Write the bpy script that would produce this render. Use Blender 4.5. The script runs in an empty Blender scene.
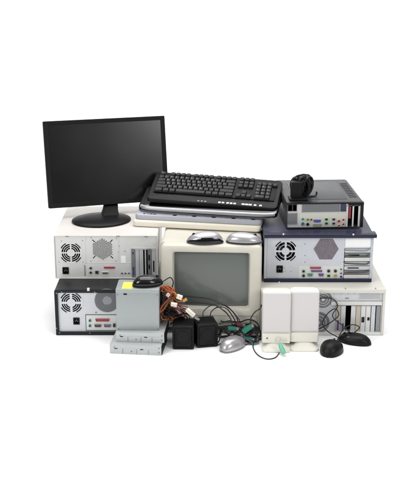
import bpy, bmesh, math, random
from mathutils import Vector, Matrix, Euler
from mathutils.geometry import delaunay_2d_cdt
random.seed(7)
R = math.radians
PI = math.pi
sc = bpy.context.scene
COL = sc.collection

# ------------------------------------------------------------------ camera
PITCH, FPX, YC, ZC = R(17.5), 1000.0, -3.815, 1.607
cd = bpy.data.cameras.new('camera'); cam = bpy.data.objects.new('camera', cd); COL.objects.link(cam)
cam.location = (0, YC, ZC); cam.rotation_euler = (R(90) - PITCH, 0, 0)
cd.sensor_fit = 'HORIZONTAL'; cd.sensor_width = 36; cd.lens = 36 * FPX / 410
cd.clip_end = 200
sc.camera = cam

def at(px, py, Y):
    """where the sight line through a photo pixel meets the upright plane y = Y"""
    a = (px - 205) / FPX; b = -(py - 241.5) / FPX
    dy = math.cos(PITCH) + b * math.sin(PITCH); dz = -math.sin(PITCH) + b * math.cos(PITCH)
    t = (Y - YC) / dy
    return a * t, ZC + dz * t

# ------------------------------------------------------------------ materials
MATS = {}
def mat(name, col, rough=0.5, metal=0.0, noise=0.06, nscale=30, bump=0.0, bscale=400, coat=0.0, spec=0.5, dirt=0.0, dirtcol=(0.25, 0.2, 0.14), trans=0.0):
    if name in MATS: return MATS[name]
    m = bpy.data.materials.new(name); m.use_nodes = True
    nt = m.node_tree; N = nt.nodes; L = nt.links
    b = N['Principled BSDF']
    b.inputs['Roughness'].default_value = rough; b.inputs['Metallic'].default_value = metal
    b.inputs['Coat Weight'].default_value = coat; b.inputs['Specular IOR Level'].default_value = spec
    tc = N.new('ShaderNodeTexCoord')
    n = N.new('ShaderNodeTexNoise'); n.inputs['Scale'].default_value = nscale; n.inputs['Detail'].default_value = 6
    L.new(tc.outputs['Object'], n.inputs['Vector'])
    mx = N.new('ShaderNodeMix'); mx.data_type = 'RGBA'
    A = [max(0, c * (1 - noise)) for c in col[:3]] + [1]; B = [min(1, c * (1 + noise)) for c in col[:3]] + [1]
    mx.inputs[6].default_value = A; mx.inputs[7].default_value = B
    L.new(n.outputs['Fac'], mx.inputs[0])
    out = mx.outputs[2]
    if dirt > 0:
        n2 = N.new('ShaderNodeTexNoise'); n2.inputs['Scale'].default_value = 9; n2.inputs['Detail'].default_value = 8; n2.inputs['Roughness'].default_value = 0.7
        L.new(tc.outputs['Object'], n2.inputs['Vector'])
        cr = N.new('ShaderNodeValToRGB'); cr.color_ramp.elements[0].position = 0.5; cr.color_ramp.elements[1].position = 0.78
        cr.color_ramp.elements[0].color = (0, 0, 0, 1); cr.color_ramp.elements[1].color = (dirt, dirt, dirt, 1)
        L.new(n2.outputs['Fac'], cr.inputs[0])
        m2 = N.new('ShaderNodeMix'); m2.data_type = 'RGBA'
        m2.inputs[7].default_value = (*dirtcol, 1)
        L.new(cr.outputs[0], m2.inputs[0]); L.new(out, m2.inputs[6]); out = m2.outputs[2]
    L.new(out, b.inputs['Base Color'])
    # roughness breakup
    mr = N.new('ShaderNodeMapRange'); mr.inputs['To Min'].default_value = max(0.02, rough - 0.06); mr.inputs['To Max'].default_value = min(1, rough + 0.08)
    L.new(n.outputs['Fac'], mr.inputs[0]); L.new(mr.outputs[0], b.inputs['Roughness'])
    if bump > 0:
        nb = N.new('ShaderNodeTexNoise'); nb.inputs['Scale'].default_value = bscale; nb.inputs['Detail'].default_value = 3
        L.new(tc.outputs['Object'], nb.inputs['Vector'])
        bp = N.new('ShaderNodeBump'); bp.inputs['Strength'].default_value = bump; bp.inputs['Distance'].default_value = 0.001
        L.new(nb.outputs['Fac'], bp.inputs['Height']); L.new(bp.outputs[0], b.inputs['Normal'])
    MATS[name] = m
    return m

def srgb(r, g, b):
    f = lambda c: (c / 255 / 12.92) if c / 255 <= 0.04045 else ((c / 255 + 0.055) / 1.055) ** 2.4
    return (f(r), f(g), f(b))

M_floor = mat('white_sweep_paper', (0.93, 0.93, 0.93), 0.65, noise=0.005, spec=0.2)
M_steel = mat('galvanised_steel', srgb(198, 200, 203), 0.42, 0.35, 0.07, 60, 0.1, 300, dirt=0.12)
M_steelw = mat('pale_steel', srgb(210, 210, 208), 0.45, 0.25, 0.06, 50, 0.1, 300, dirt=0.1)
M_steelb = mat('cool_steel', srgb(194, 197, 204), 0.42, 0.3, 0.06, 50, 0.1, 300, dirt=0.1)
M_steelg = mat('greenish_steel', srgb(158, 164, 164), 0.42, 0.35, 0.05, 40, 0.06, 300)
M_steeld = mat('dull_steel', srgb(140, 141, 144), 0.45, 0.6, 0.1, 80, 0.1, 300)
M_white = mat('white_case_paint', srgb(207, 202, 197), 0.5, 0, 0.03, 20, 0.15, 900, dirt=0.12)
M_beige = mat('beige_case_paint', srgb(208, 205, 196), 0.5, 0, 0.03, 20, 0.15, 900, dirt=0.08)
M_crt = mat('aged_beige_plastic', srgb(200, 196, 184), 0.55, 0, 0.04, 15, 0.25, 1200, dirt=0.2)
M_blackc = mat('black_case_paint', srgb(22, 23, 26), 0.45, 0, 0.15, 20, 0.15, 900, dirt=0.1, dirtcol=(0.12, 0.12, 0.12), spec=0.28)
M_blue = mat('navy_case_paint', srgb(26, 30, 52), 0.4, 0, 0.08, 20, 0.1, 900, spec=.35)
M_bluetop = mat('blue_grey_case_paint', srgb(52, 56, 74), 0.45, 0, 0.06, 20, 0.15, 900, spec=.35, dirt=0.08)
M_char = mat('charcoal_case_paint', srgb(48, 49, 52), 0.42, 0, 0.1, 20, 0.15, 900, spec=0.3)
M_black = mat('black_plastic', srgb(13, 13, 14), 0.42, 0, 0.12, 30, 0.2, 1200, spec=0.22)
M_blackm = mat('matte_black_plastic', srgb(14, 14, 15), 0.5, 0, 0.12, 30, 0.2, 1200, spec=0.2)
M_gloss = mat('glossy_black_plastic', srgb(8, 8, 9), 0.16, 0, 0.1, 30, coat=0.3)
M_void = mat('recess_shade', (0.008, 0.008, 0.009), 0.9, spec=0.1)  # near-black: the shade inside cases and slots is put into the colour
M_fan = mat('fan_plastic', (0.03, 0.03, 0.032), 0.5)
M_screen = mat('lcd_panel', (0.003, 0.003, 0.0035), 0.22, 0, 0.05, 3, spec=0.75)
M_glass = mat('crt_glass', srgb(96, 101, 98), 0.24, 0, 0.02, 4, coat=0.2)
M_silver = mat('silver_plastic', srgb(176, 174, 176), 0.28, 0.55, 0.04, 20)
M_silverd = mat('dark_silver_plastic', srgb(120, 120, 123), 0.25, 0.6, 0.04, 20)
M_key = mat('key_plastic', srgb(24, 24, 26), 0.4, 0, 0.08, 100, 0.1, 1500, spec=0.3)
M_legend = mat('grey_legend_print', srgb(190, 190, 192), 0.6)
M_whiteprint = mat('white_print', srgb(225, 225, 225), 0.5)
M_bluekb = mat('blue_grey_plastic', srgb(164, 166, 175), 0.45, 0, 0.04, 30, 0.1, 900)
M_cream = mat('cream_plastic', srgb(214, 208, 192), 0.5, 0, 0.04, 20, 0.15, 900)
M_spk = mat('ivory_plastic', srgb(219, 216, 206), 0.5, 0, 0.02, 20, 0.15, 1200)
M_cloth = mat('pale_speaker_cloth', srgb(205, 201, 200), 0.85, 0, 0.04, 900, 0.5, 2500)
M_blackcloth = mat('black_speaker_cloth', srgb(10, 10, 12), 0.9, 0, 0.1, 900, 0.5, 2500)
M_yellow = mat('yellow_sticker', srgb(216, 209, 92), 0.6, 0, 0.08, 60)
M_paper = mat('white_label_paper', srgb(238, 238, 238), 0.6)
M_gold = mat('brass_pins', (0.6, 0.42, 0.15), 0.35, 0.9)
def plain(n, r, g, b, rough=0.5): return mat(n, srgb(r, g, b), rough, 0, 0.06, 60)
C_pink = plain('pink_connector', 176, 84, 108); C_teal = plain('teal_connector', 84, 140, 132); C_purple = plain('purple_connector', 108, 84, 150)
C_blue = plain('blue_connector', 60, 84, 170); C_green = plain('green_plastic', 34, 108, 90); C_orange = plain('orange_connector', 215, 130, 60)
C_red = plain('red_plastic', 150, 50, 60); C_lime = plain('lime_connector', 160, 200, 150); C_dark = plain('dark_connector', 24, 24, 26)
C_rose = plain('rose_connector', 205, 150, 145); C_tan = plain('tan_bracket', 188, 178, 164)
W_red = plain('red_wire', 118, 24, 20, 0.4); W_yel = plain('yellow_wire', 180, 128, 50, 0.4); W_org = plain('orange_wire', 188, 84, 44, 0.4)
W_blk = plain('black_wire', 18, 18, 19, 0.4); W_brn = plain('brown_wire', 110, 60, 36, 0.4); W_wht = plain('white_nylon', 232, 226, 214, 0.45)
W_pur = plain('violet_wire', 104, 70, 96, 0.4); W_gry = plain('grey_wire', 120, 118, 120, 0.4)
M_mint = plain('mint_plug_plastic', 104, 178, 150, 0.4)

# ------------------------------------------------------------------ mesh helpers
def inpoly(x, z, h):
    r = False; n = len(h); j = n - 1
    for i in range(n):
        if (h[i][1] > z) != (h[j][1] > z) and x < (h[j][0] - h[i][0]) * (z - h[i][1]) / (h[j][1] - h[i][1]) + h[i][0]: r = not r
        j = i
    return r

class MB:
    def __init__(s): s.bm = bmesh.new(); s.m = 0
    def _tag(s, faces):
        for f in faces: f.material_index = s.m
    def mat(s, i): s.m = i; return s
    def box(s, x0, x1, y0, y1, z0, z1, bev=0.0, seg=2, M=None):
        b2 = bmesh.new()
        bmesh.ops.create_cube(b2, size=1)
        for v in b2.verts:
            v.co = Vector((x0 + (v.co.x + .5) * (x1 - x0), y0 + (v.co.y + .5) * (y1 - y0), z0 + (v.co.z + .5) * (z1 - z0)))
        if bev > 0:
            bmesh.ops.bevel(b2, geom=b2.edges[:], offset=min(bev, abs(x1-x0)*.45, abs(y1-y0)*.45, abs(z1-z0)*.45), segments=seg, profile=0.5, affect='EDGES')
        if M is not None: b2.transform(M)
        return s.merge(b2)
    def merge(s, b2):
        vm = {}
        for v in b2.verts: vm[v] = s.bm.verts.new(v.co)
        fs = []
        for f in b2.faces:
            try: nf = s.bm.faces.new([vm[v] for v in f.verts])
            except ValueError: continue
            nf.material_index = s.m; fs.append(nf)
        b2.free(); return s
    def cyl(s, c, r, h, axis='Y', seg=24, r2=None, bev=0.0):
        b2 = bmesh.new()
        bmesh.ops.create_cone(b2, cap_ends=True, segments=seg, radius1=r, radius2=r if r2 is None else r2, depth=h)
        if bev > 0:
            bmesh.ops.bevel(b2, geom=[e for e in b2.edges if abs(e.verts[0].co.z - e.verts[1].co.z) < 1e-6], offset=bev, segments=2, affect='EDGES')
        rot = {'Y': Matrix.Rotation(R(90), 4, 'X'), 'X': Matrix.Rotation(R(90), 4, 'Y'), 'Z': Matrix.Identity(4)}[axis]
        b2.transform(Matrix.Translation(Vector(c)) @ rot)
        return s.merge(b2)
    def loft(s, loops, cap0=True, cap1=True, closed=True):
        vs = [[s.bm.verts.new(p) for p in lp] for lp in loops]
        n = len(loops[0])
        for i in range(len(loops) - 1):
            for j in range(n if closed else n - 1):
                k = (j + 1) % n
                f = s.bm.faces.new([vs[i][j], vs[i][k], vs[i+1][k], vs[i+1][j]]); f.material_index = s.m
        if cap0: f = s.bm.faces.new(vs[0][::-1]); f.material_index = s.m
        if cap1: f = s.bm.faces.new(vs[-1]); f.material_index = s.m
        return s
    def plate(s, outer, holes, y, t):
        """flat sheet in the xz plane with real cut-outs, front face at y, thickness t going back"""
        b2 = bmesh.new(); co = []; ed = []
        for lp in [outer] + holes:
            k0 = len(co); co += [Vector(p) for p in lp]; ed += [(k0 + i, k0 + (i+1) % len(lp)) for i in range(len(lp))]
        V, E_, F, _a, _b, _c = delaunay_2d_cdt(co, ed, [], 1, 1e-7)
        bv = [b2.verts.new((p[0], y, p[1])) for p in V]
        bb = [(min(p[0] for p in h), max(p[0] for p in h), min(p[1] for p in h), max(p[1] for p in h), h) for h in holes]
        for f in F:
            cx = sum(V[q][0] for q in f) / 3; cz = sum(V[q][1] for q in f) / 3; hit = False
            for (a, b, c, d, h) in bb:
                if a < cx < b and c < cz < d and inpoly(cx, cz, h): hit = True; break
            if not hit: b2.faces.new([bv[q] for q in f])
        bmesh.ops.delete(b2, geom=[v for v in b2.verts if not v.link_faces], context='VERTS')
        bmesh.ops.recalc_face_normals(b2, faces=b2.faces[:])
        if len(F) == 0: print('EMPTY PLATE', outer[:2])
        r = bmesh.ops.extrude_face_region(b2, geom=b2.faces[:])
        for v in [g for g in r['geom'] if isinstance(g, bmesh.types.BMVert)]: v.co.y += t
        bmesh.ops.recalc_face_normals(b2, faces=b2.faces[:])
        return s.merge(b2)
    def tube(s, pts, r, seg=8, sub=6, r_end=None):
        P = [Vector(p) for p in pts]
        path = []
        if len(P) == 2: path = P
        else:
            Q = [P[0] * 2 - P[1]] + P + [P[-1] * 2 - P[-2]]
            for i in range(1, len(Q) - 2):
                for k in range(sub):
                    t = k / sub; a, b, c, d = Q[i-1], Q[i], Q[i+1], Q[i+2]
                    path.append(0.5 * ((2*b) + (c-a)*t + (2*a-5*b+4*c-d)*t*t + (3*b-a-3*c+d)*t**3))
            path.append(P[-1])
        loops = []; up = None
        for i, p in enumerate(path):
            tg = (path[min(i+1, len(path)-1)] - path[max(i-1, 0)])
            if tg.length < 1e-9: tg = Vector((1, 0, 0))
            tg.normalize()
            if up is None:
                up = tg.orthogonal().normalized()
            up = (up - tg * up.dot(tg))
            if up.length < 1e-6: up = tg.orthogonal()
            up.normalize(); w = tg.cross(up)
            rr = r if r_end is None else r + (r_end - r) * i / (len(path) - 1)
            loops.append([p + (up * math.cos(2*PI*j/seg) + w * math.sin(2*PI*j/seg)) * rr for j in range(seg)])
        return s.loft(loops)
    def build(s, name, mats, parent=None, loc=None, rot=None, smooth=True, label=None, angle=35):
        bmesh.ops.recalc_face_normals(s.bm, faces=s.bm.faces[:])
        me = bpy.data.meshes.new(name); s.bm.to_mesh(me); s.bm.free()
        for m in (mats if isinstance(mats, (list, tuple)) else [mats]): me.materials.append(m)
        if smooth:
            me.polygons.foreach_set('use_smooth', [True] * len(me.polygons))
            me.set_sharp_from_angle(angle=R(angle))
        o = bpy.data.objects.new(name, me); COL.objects.link(o)
        if parent is not None: o.parent = parent
        if loc is not None: o.location = loc
        if rot is not None: o.rotation_euler = rot
        if label: o['label'] = label
        return o

def thing(name, label, cat, loc=(0, 0, 0), rot=(0, 0, 0), group=None):
    o = bpy.data.objects.new(name, None); COL.objects.link(o); o.empty_display_size = 0.05
    o.location = loc; o.rotation_euler = rot
    o['label'] = label; o['category'] = cat
    if group: o['group'] = group
    return o

def rrect(cx, cz, w, h, r=0.0, n=4):
    if r <= 0: return [(cx-w/2, cz-h/2), (cx+w/2, cz-h/2), (cx+w/2, cz+h/2), (cx-w/2, cz+h/2)]
    pts = []
    for (sx, sz, a0) in ((1, -1, -90), (1, 1, 0), (-1, 1, 90), (-1, -1, 180)):
        for k in range(n + 1):
            a = R(a0 + 90 * k / n)
            pts.append((cx + sx*(w/2-r) + r*math.cos(a), cz + sz*(h/2-r) + r*math.sin(a)))
    return pts
def ngon(cx, cz, r, n, a0=0, rz=None):
    rz = rz or r
    return [(cx + r*math.cos(a0 + 2*PI*k/n), cz + rz*math.sin(a0 + 2*PI*k/n)) for k in range(n)]
def arcslot(cx, cz, r0, r1, a0, a1, n=7):
    p = [(cx + r1*math.cos(a0+(a1-a0)*k/n), cz + r1*math.sin(a0+(a1-a0)*k/n)) for k in range(n+1)]
    p += [(cx + r0*math.cos(a1-(a1-a0)*k/n), cz + r0*math.sin(a1-(a1-a0)*k/n)) for k in range(n+1)]
    return p

# ------------------------------------------------------------------ computer back-panel features (all in the panel's own x / z)
def fan_grille(root, c, r, metal, rings=3, turn=0, gap=0.16, y=0.0, label=None, hub=0.36):
    x, z = c
    holes = []
    rr = [r * (hub + 0.04 + (0.94 - hub) * k / rings) for k in range(rings + 1)]
    for k in range(rings):
        r0, r1 = rr[k], rr[k+1] - r * 0.05
        for q in range(4):
            g = gap * r / ((r0 + r1) * 0.5) * 0.55
            holes.append(arcslot(x, z, r0, r1, turn + q*PI/2 + g, turn + (q+1)*PI/2 - g))
    for q in range(4):
        a = turn + PI/4 + q*PI/2
        holes.append(arcslot(x, z, r*1.0, r*1.11, a - .34, a + .34, 6))
    mb = MB(); mb.plate(ngon(x, z, r * 1.16, 48), holes, y - 0.0012, 0.0024)
    g = mb.build('fan_grille', metal, root, label=label)
    f = MB(); f.cyl((x, y + 0.016, z), r * 0.36, 0.010, 'Y', 24)
    for k in range(7):
        a = 2*PI*k/7
        M = Matrix.Translation((x, y + 0.016, z)) @ Matrix.Rotation(-a, 4, 'Y') @ Matrix.Translation((r*0.62, 0, 0)) @ Matrix.Rotation(R(32), 4, 'X')
        f.box(-r*0.31, r*0.31, -0.0008, 0.0008, -r*0.2, r*0.2, M=M)
    f.build('fan', M_fan, g)
    s = MB()
    for q in range(4):
        a = turn + PI/4 + q*PI/2
        s.cyl((x + r*1.16*math.cos(a), y - 0.0012, z + r*1.16*math.sin(a)), r*0.075, 0.003, 'Y', 10)
    s.build('grille_rivets', M_steeld, g) if False else s.bm.free()
    return ngon(x, z, r * 1.13, 40)

def vent(root, outline, cx, cz, rx, rz, metal, pitch=0.0046, hole=0.0017, y=0.0, inside=None, label=None):
    holes = []
    row = 0; zz = cz - rz
    while zz < cz + rz:
        xx = cx - rx + (pitch/2 if row % 2 else 0)
        while xx < cx + rx:
            if inside(xx, zz): holes.append(ngon(xx, zz, hole, 6, 0.5))
            xx += pitch
        zz += pitch * 0.87; row += 1
    mb = MB(); mb.plate(outline, holes, y - 0.0008, 0.0016)
    mb.build('vent', metal, root, label=label)

def hexin(cx, cz, r, flat=False, m=0.92):
    def f(x, z):
        dx, dz = abs(x - cx), abs(z - cz)
        if flat: dx, dz = dz, dx
        # pointy top: vertices up and down
        return dx <= r*0.866*m and dz <= (r - dx/math.sqrt(3))*m
    return f

def screw(root, x, z, y=0.0, r=0.0028):
    mb = MB(); mb.cyl((x, y - 0.0012, z), r, 0.0024, 'Y', 14, bev=0.0006)
    mb.mat(1).box(x - r*.7, x + r*.7, y - 0.00262, y - 0.0022, z - r*.14, z + r*.14)
    mb.build('screw', [M_steeld, M_void], root)

def port(root, name, x, z, w, h, shell, core=None, kind='rect', y=0.0, dpt=0.005, label=None, rim=0.0012):
    """a connector: a raised hollow shell round a recessed core"""
    if kind == 'round': o, i = ngon(x, z, w/2, 24), ngon(x, z, w/2 - rim*1.2, 24)
    elif kind == 'dsub':
        k = h * 0.22
        o = [(x-w/2+k, z-h/2), (x+w/2-k, z-h/2), (x+w/2, z+h/2), (x-w/2, z+h/2)]
        i = [(x-w/2+k+rim, z-h/2+rim), (x+w/2-k-rim, z-h/2+rim), (x+w/2-rim*1.4, z+h/2-rim), (x-w/2+rim*1.4, z+h/2-rim)]
    else: o, i = rrect(x, z, w, h), rrect(x, z, w-2*rim, h-2*rim)
    mb = MB(); mb.plate(o, [i], y - dpt, dpt + 0.001)
    mb.mat(1).plate(i, [], y - dpt*0.45, dpt*0.45 + 0.0008)
    if kind == 'dsub':
        n = max(4, int(w / 0.0032)); mb.mat(2)
        for rz_ in (-1, 1):
            for q in range(n): mb.cyl((x - w*0.36 + w*0.72*q/(n-1), y - dpt*0.55, z + rz_*h*0.13), 0.0005, 0.002, 'Y', 6)
    if kind == 'round':
        mb.mat(2)
        for q in range(5):
            a = R(20 + 70*q/1.2); mb.cyl((x + w*.2*math.cos(a), y - dpt*.5, z + w*.2*math.sin(a)), 0.0007, 0.002, 'Y', 6)
    return mb.build(name, [shell, core or C_dark, M_gold if kind == 'dsub' else M_void], root, label=label)

def power_socket(root, x, z, w=0.026, h=0.03, y=0.0):
    mb = MB()
    mb.plate(rrect(x, z, w, h, 0.002), [rrect(x, z, w*0.76, h*0.68, 0.002)], y - 0.003, 0.004)
    mb.plate(rrect(x, z, w*0.8, h*0.72), [], y + 0.010, 0.001)
    for dx, dz in ((-.2, -.04), (.2, -.04), (0, .12)):
        mb.mat(1).box(x + dx*w - .0009, x + dx*w + .0009, y - 0.001, y + 0.011, z + dz*h - .0028, z + dz*h + .0028)
    mb.build('power_socket', [M_black, M_steeld], root)

def case_shell(root, W, H, D, paint, wall=0.0016, top=None, lip=0.0, name='case_cover'):
    """painted cover: a sleeve open towards the viewer, with a recess floor painted dark for shade and a closed far end"""
    mb = MB()
    o = rrect(W/2, H/2, W, H, 0.004, 3); i = rrect(W/2, H/2, W - 2*wall - 0.004, H - 2*wall - 0.004, 0.003, 3)
    L = lambda lp, y: [(p[0], y, p[1]) for p in lp]
    mb.loft([L(i, 0.045), L(i, 0.0), L(o, 0.0)], cap0=True, cap1=False)
    for f in mb.bm.faces:
        if len(f.verts) > 4: f.material_index = 1
    fs = set(mb.bm.faces)
    mb.loft([L(o, 0.0), L(o, D - 0.02), L(rrect(W/2, H/2, W-0.006, H-0.006, 0.004, 3), D)], cap0=False, cap1=True)
    bmesh.ops.remove_doubles(mb.bm, verts=mb.bm.verts[:], dist=1e-5)
    return mb.build(name, [paint, M_void], root)

def hexline(cx, cz, r, flat=False): return ngon(cx, cz, r, 6, 0 if flat else PI/2)

class Tower:
    """a desktop computer lying on its side with its connectors towards the viewer"""
    def __init__(s, label, loc, W, H, D, paint, metal, rotz=0, name='computer_tower', py=0.004, group='computer cases in the pile'):
        s.root = thing(name, label, 'computer', loc, (0, 0, rotz), group)
        s.W, s.H, s.D, s.metal = W, H, D, metal; s.loc = loc; s.rz = rotz; s.py = py
        case_shell(s.root, W, H, D, paint)
        s.holes = []
    dpy = 0.0
    def p(s, px, py):
        py += s.dpy
        # intersect the sight line with the (possibly turned) panel plane
        X0, Y0 = s.loc[0], s.loc[1]; c, sn = math.cos(s.rz), math.sin(s.rz)
        Yw = Y0
        for _ in range(4):
            x, z = at(px, py, Yw)
            lx = (x - X0) / c if abs(c) > 1e-6 else 0
            Yw = Y0 + lx * sn + s.py * c
        x, z = at(px, py, Yw)
        return ((x - X0) / c, z - s.loc[2])
    def k(s, n): return n * 0.0039
    def fan(s, px, py, rpx, **kw):
        c = s.p(px, py); s.holes.append(fan_grille(s.root, c, s.k(rpx), kw.pop('metal', s.metal), y=s.py, **kw)); return c
    def hexvent(s, px, py, rpx, flat=False, metal=None):
        c = s.p(px, py); r = s.k(rpx)
        vent(s.root, hexline(*c, r, flat), *c, r, r, metal or s.metal, 0.0060, 0.0025, y=s.py, inside=hexin(*c, r, flat, .95))
        s.holes.append(hexline(*c, r*0.97, flat)); return c
    def socket(s, px, py):
        c = s.p(px, py); power_socket(s.root, *c, y=s.py); s.holes.append(rrect(*c, 0.021, 0.024)); return c
    def rect(s, x0, y0, x1, y1):
        a = s.p(x0, y0); b = s.p(x1, y1)
        return ((a[0]+b[0])/2, (a[1]+b[1])/2, abs(b[0]-a[0]), abs(b[1]-a[1]))
    def panel(s, ins=0.004, metal=None):
        mb = MB(); mb.plate(rrect(s.W/2, s.H/2, s.W - 2*ins, s.H - 2*ins), s.holes, s.py, 0.0012)
        mb.build('rear_panel', metal or s.metal, s.root)

def bracket(root, x, z, w, h, metal, y, holes=(), vertical=True, core=None):
    """an expansion slot cover, sometimes with a connector hole"""
    mb = MB(); mb.plate(rrect(x, z, w, h, min(w, h)*0.2, 2), [rrect(*q) for q in holes], y - 0.0022, 0.0012)
    mb.box(x - w/2, x + w/2, y - 0.006, y - 0.0008, z + h/2 - 0.0012, z + h/2) if vertical else mb.box(x + w/2 - 0.0012, x + w/2, y - 0.006, y - 0.0008, z - h/2, z + h/2)
    b = mb.build('slot_cover', metal, root)
    for q in holes:
        k = MB(); k.plate(rrect(q[0], q[1], q[2] + .001, q[3] + .001), [], y + 0.002, 0.001)
        k.build('connector', core or C_dark, b)
    return b

# ================================================================== SETTING
fl = MB()
prof = [(-6.0, 0.0), (2.2, 0.0)] + [(2.2 + 1.3*math.sin(R(a)), 1.3 - 1.3*math.cos(R(a))) for a in range(10, 91, 10)] + [(3.5, 4.0)]
fl.loft([[(-7, y, z) for y, z in prof], [(7, y, z) for y, z in prof]], cap0=False, cap1=False, closed=False)
o = fl.build('floor', M_floor, angle=60); o['kind'] = 'structure'

# ================================================================== WHITE TOWER (upper left)
T = Tower('white painted computer case under the flat monitor, lying on top of the black case', (-0.628, 0.14, 0.1965), 0.431, 0.1885, 0.47, M_white, M_steelw)
r = T.root
T.fan(70.9, 252.8, 10.8, rings=3, gap=.13)
T.hexvent(102.7, 249, 12.6)
T.socket(65.7, 270.5)
# io plate
x, z, w, h = T.rect(86, 264, 130, 276.5)
pl = MB(); pl.plate(rrect(x, z, w, h, 0.001, 2), [], T.py - 0.001, 0.0018); io = pl.build('connector_plate', M_steelw, r)
yy = T.py - 0.001
for (px, py) in ((90.8, 267.8), (90.8, 272.3)): c = T.p(px, py); port(io, 'mouse_port', *c, 0.011, 0.011, M_steeld, C_dark, 'round', yy)
c = T.p(97, 272); port(io, 'network_port', *c, 0.014, 0.014, M_steeld, C_dark, 'rect', yy)
c = T.p(105.3, 272.8); port(io, 'serial_port', *c, 0.027, 0.009, M_steel, C_dark, 'dsub', yy)
c = T.p(109.5, 267.3); port(io, 'parallel_port', *c, 0.046, 0.008, C_pink, C_red, 'dsub', yy)
for px in (122, 125.5, 129): c = T.p(px, 273); port(io, 'audio_jack', *c, 0.007, 0.007, M_steeld, C_purple, 'round', yy, rim=0.001)
c = T.p(85.5, 270.3); b = MB(); b.box(c[0]-.004, c[0]-.0008, yy-.001, yy+.003, c[1]-.024, c[1]+.024); b.build('gasket', M_steeld, io)
# slots
x, z, w, h = T.rect(131, 249, 156, 277.5); T.holes.append(rrect(x, z, w*0.97, h*0.96))
ws = w / 6
for i in range(6):
    cx = x - w/2 + ws*(i+.5)
    if i == 3:
        bracket(r, cx, z, ws*0.35, h, M_steel, T.py); continue
    hs = []
    if i == 0: hs = [(cx + ws*.05, z - h*.28, ws*.42, h*.3), (cx, z + h*.36, ws*.4, h*.08)]
    if i == 4: hs = [(cx - ws*.1, z + h*.2, ws*.4, h*.2), (cx - ws*.1, z - h*.12, ws*.4, h*.16)]
    if i == 5: hs = [(cx, z - h*.1, ws*.35, h*.4)]
    bracket(r, cx, z, ws*0.92, h, [M_steeld, M_steel, M_steel, None, M_steeld, M_steel][i], T.py, hs, core=C_purple if i == 0 else C_dark)
T.panel()
c = T.p(123.3, 259.5); lb = MB(); lb.box(c[0]-.010, c[0]+.010, T.py-.0006, T.py-.0001, c[1]-.016, c[1]+.016); lb.build('label_sticker', M_paper, r)
for (px, py) in ((91, 237.5), (91, 261), (116.5, 238), (116, 261), (61.5, 241), (82.5, 240.5), (118.5, 252), (125, 251), (119, 246), (147, 236.5), (59, 262), (83, 262)):
    screw(r, *T.p(px, py), T.py, 0.0018)
for (px, py) in ((67, 236), (118, 235.8), (146, 236.3), (83, 279), (125, 278.5)):
    c = T.p(px, py); b = MB(); b.box(c[0]-.007, c[0]+.007, -.0012, .0005, c[1]-.002, c[1]+.002, .0005); b.build('cover_clip', M_steeld, r)

for (x0, y0, x1, y1) in ((85.3, 237, 85.8, 263), (86, 262.6, 131, 263.1), (118.6, 237, 119, 262), (131, 247.6, 156, 248.4)):
    x, z, w, h = T.rect(x0, y0, x1, y1); b = MB(); b.box(x-w/2-.0004, x+w/2+.0004, T.py-.0012, T.py+.0002, z-h/2-.0004, z+h/2+.0004); b.build('panel_ridge', M_steelw, r)
for q in range(4):
    a = PI/4 + q*PI/2; c = T.p(102.7, 249); M = Matrix.Translation((c[0] + .052*math.cos(a), T.py - .0006, c[1] + .050*math.sin(a))) @ Matrix.Rotation(-a, 4, 'Y')
    b = MB(); b.box(-.007, .007, -.0006, .0006, -.0016, .0016, M=M); b.build('mounting_slot', M_void, r)

# ================================================================== BLACK TOWER (lower left)
T = Tower('black painted computer case with steel back, at the bottom left under the white case', (-0.613, 0.0, 0.0), 0.426, 0.196, 0.47, M_blackc, M_steel, py=0.005)
r = T.root
T.fan(71.2, 302.8, 11.0, rings=3, gap=0.2, hub=0.38)
T.socket(76.5, 321)
c = T.p(107, 300.6); rad = T.k(13.2)
vent(r, ngon(*c, rad, 40), *c, rad, rad, M_steeld, 0.0042, 0.0016, T.py, inside=lambda X, Z: rad*.36 < math.hypot(X-c[0], Z-c[1]) < rad*.95)
T.holes.append(ngon(*c, rad*.97, 32))
x, z, w, h = T.rect(86, 315, 152, 330)
pl = MB(); pl.plate(rrect(x, z, w, h, 0.001, 2), [], T.py - 0.001, 0.0018); io = pl.build('connector_plate', M_steelw, r)
yy = T.py - 0.001
b = MB(); b.plate(rrect(x, z, w + .005, h + .005), [rrect(x, z, w, h)], T.py - .0016, .002); b.build('gasket', plain('dark_teal_paint', 44, 84, 80), io)
for (px, py) in ((90, 320.3), (90, 325.5)): c2 = T.p(px, py); port(io, 'mouse_port', *c2, 0.011, 0.011, C_teal, C_teal, 'round', yy)
c2 = T.p(102.5, 319.8); port(io, 'parallel_port', *c2, 0.058, 0.011, C_pink, C_red, 'dsub', yy)
for px in (98, 107.5): c2 = T.p(px, 325.5); port(io, 'serial_port', *c2, 0.030, 0.011, M_steeld, C_purple if px > 100 else C_dark, 'dsub', yy)
c2 = T.p(114.3, 325); port(io, 'network_port', *c2, 0.011, 0.016, M_steeld, C_dark, 'rect', yy)
for q in range(3): c2 = T.p(126 + q*8, 324); port(io, 'usb_port', *c2, 0.014, 0.018, M_steel, C_dark, 'rect', yy)
T.panel(0.0125)
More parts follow.
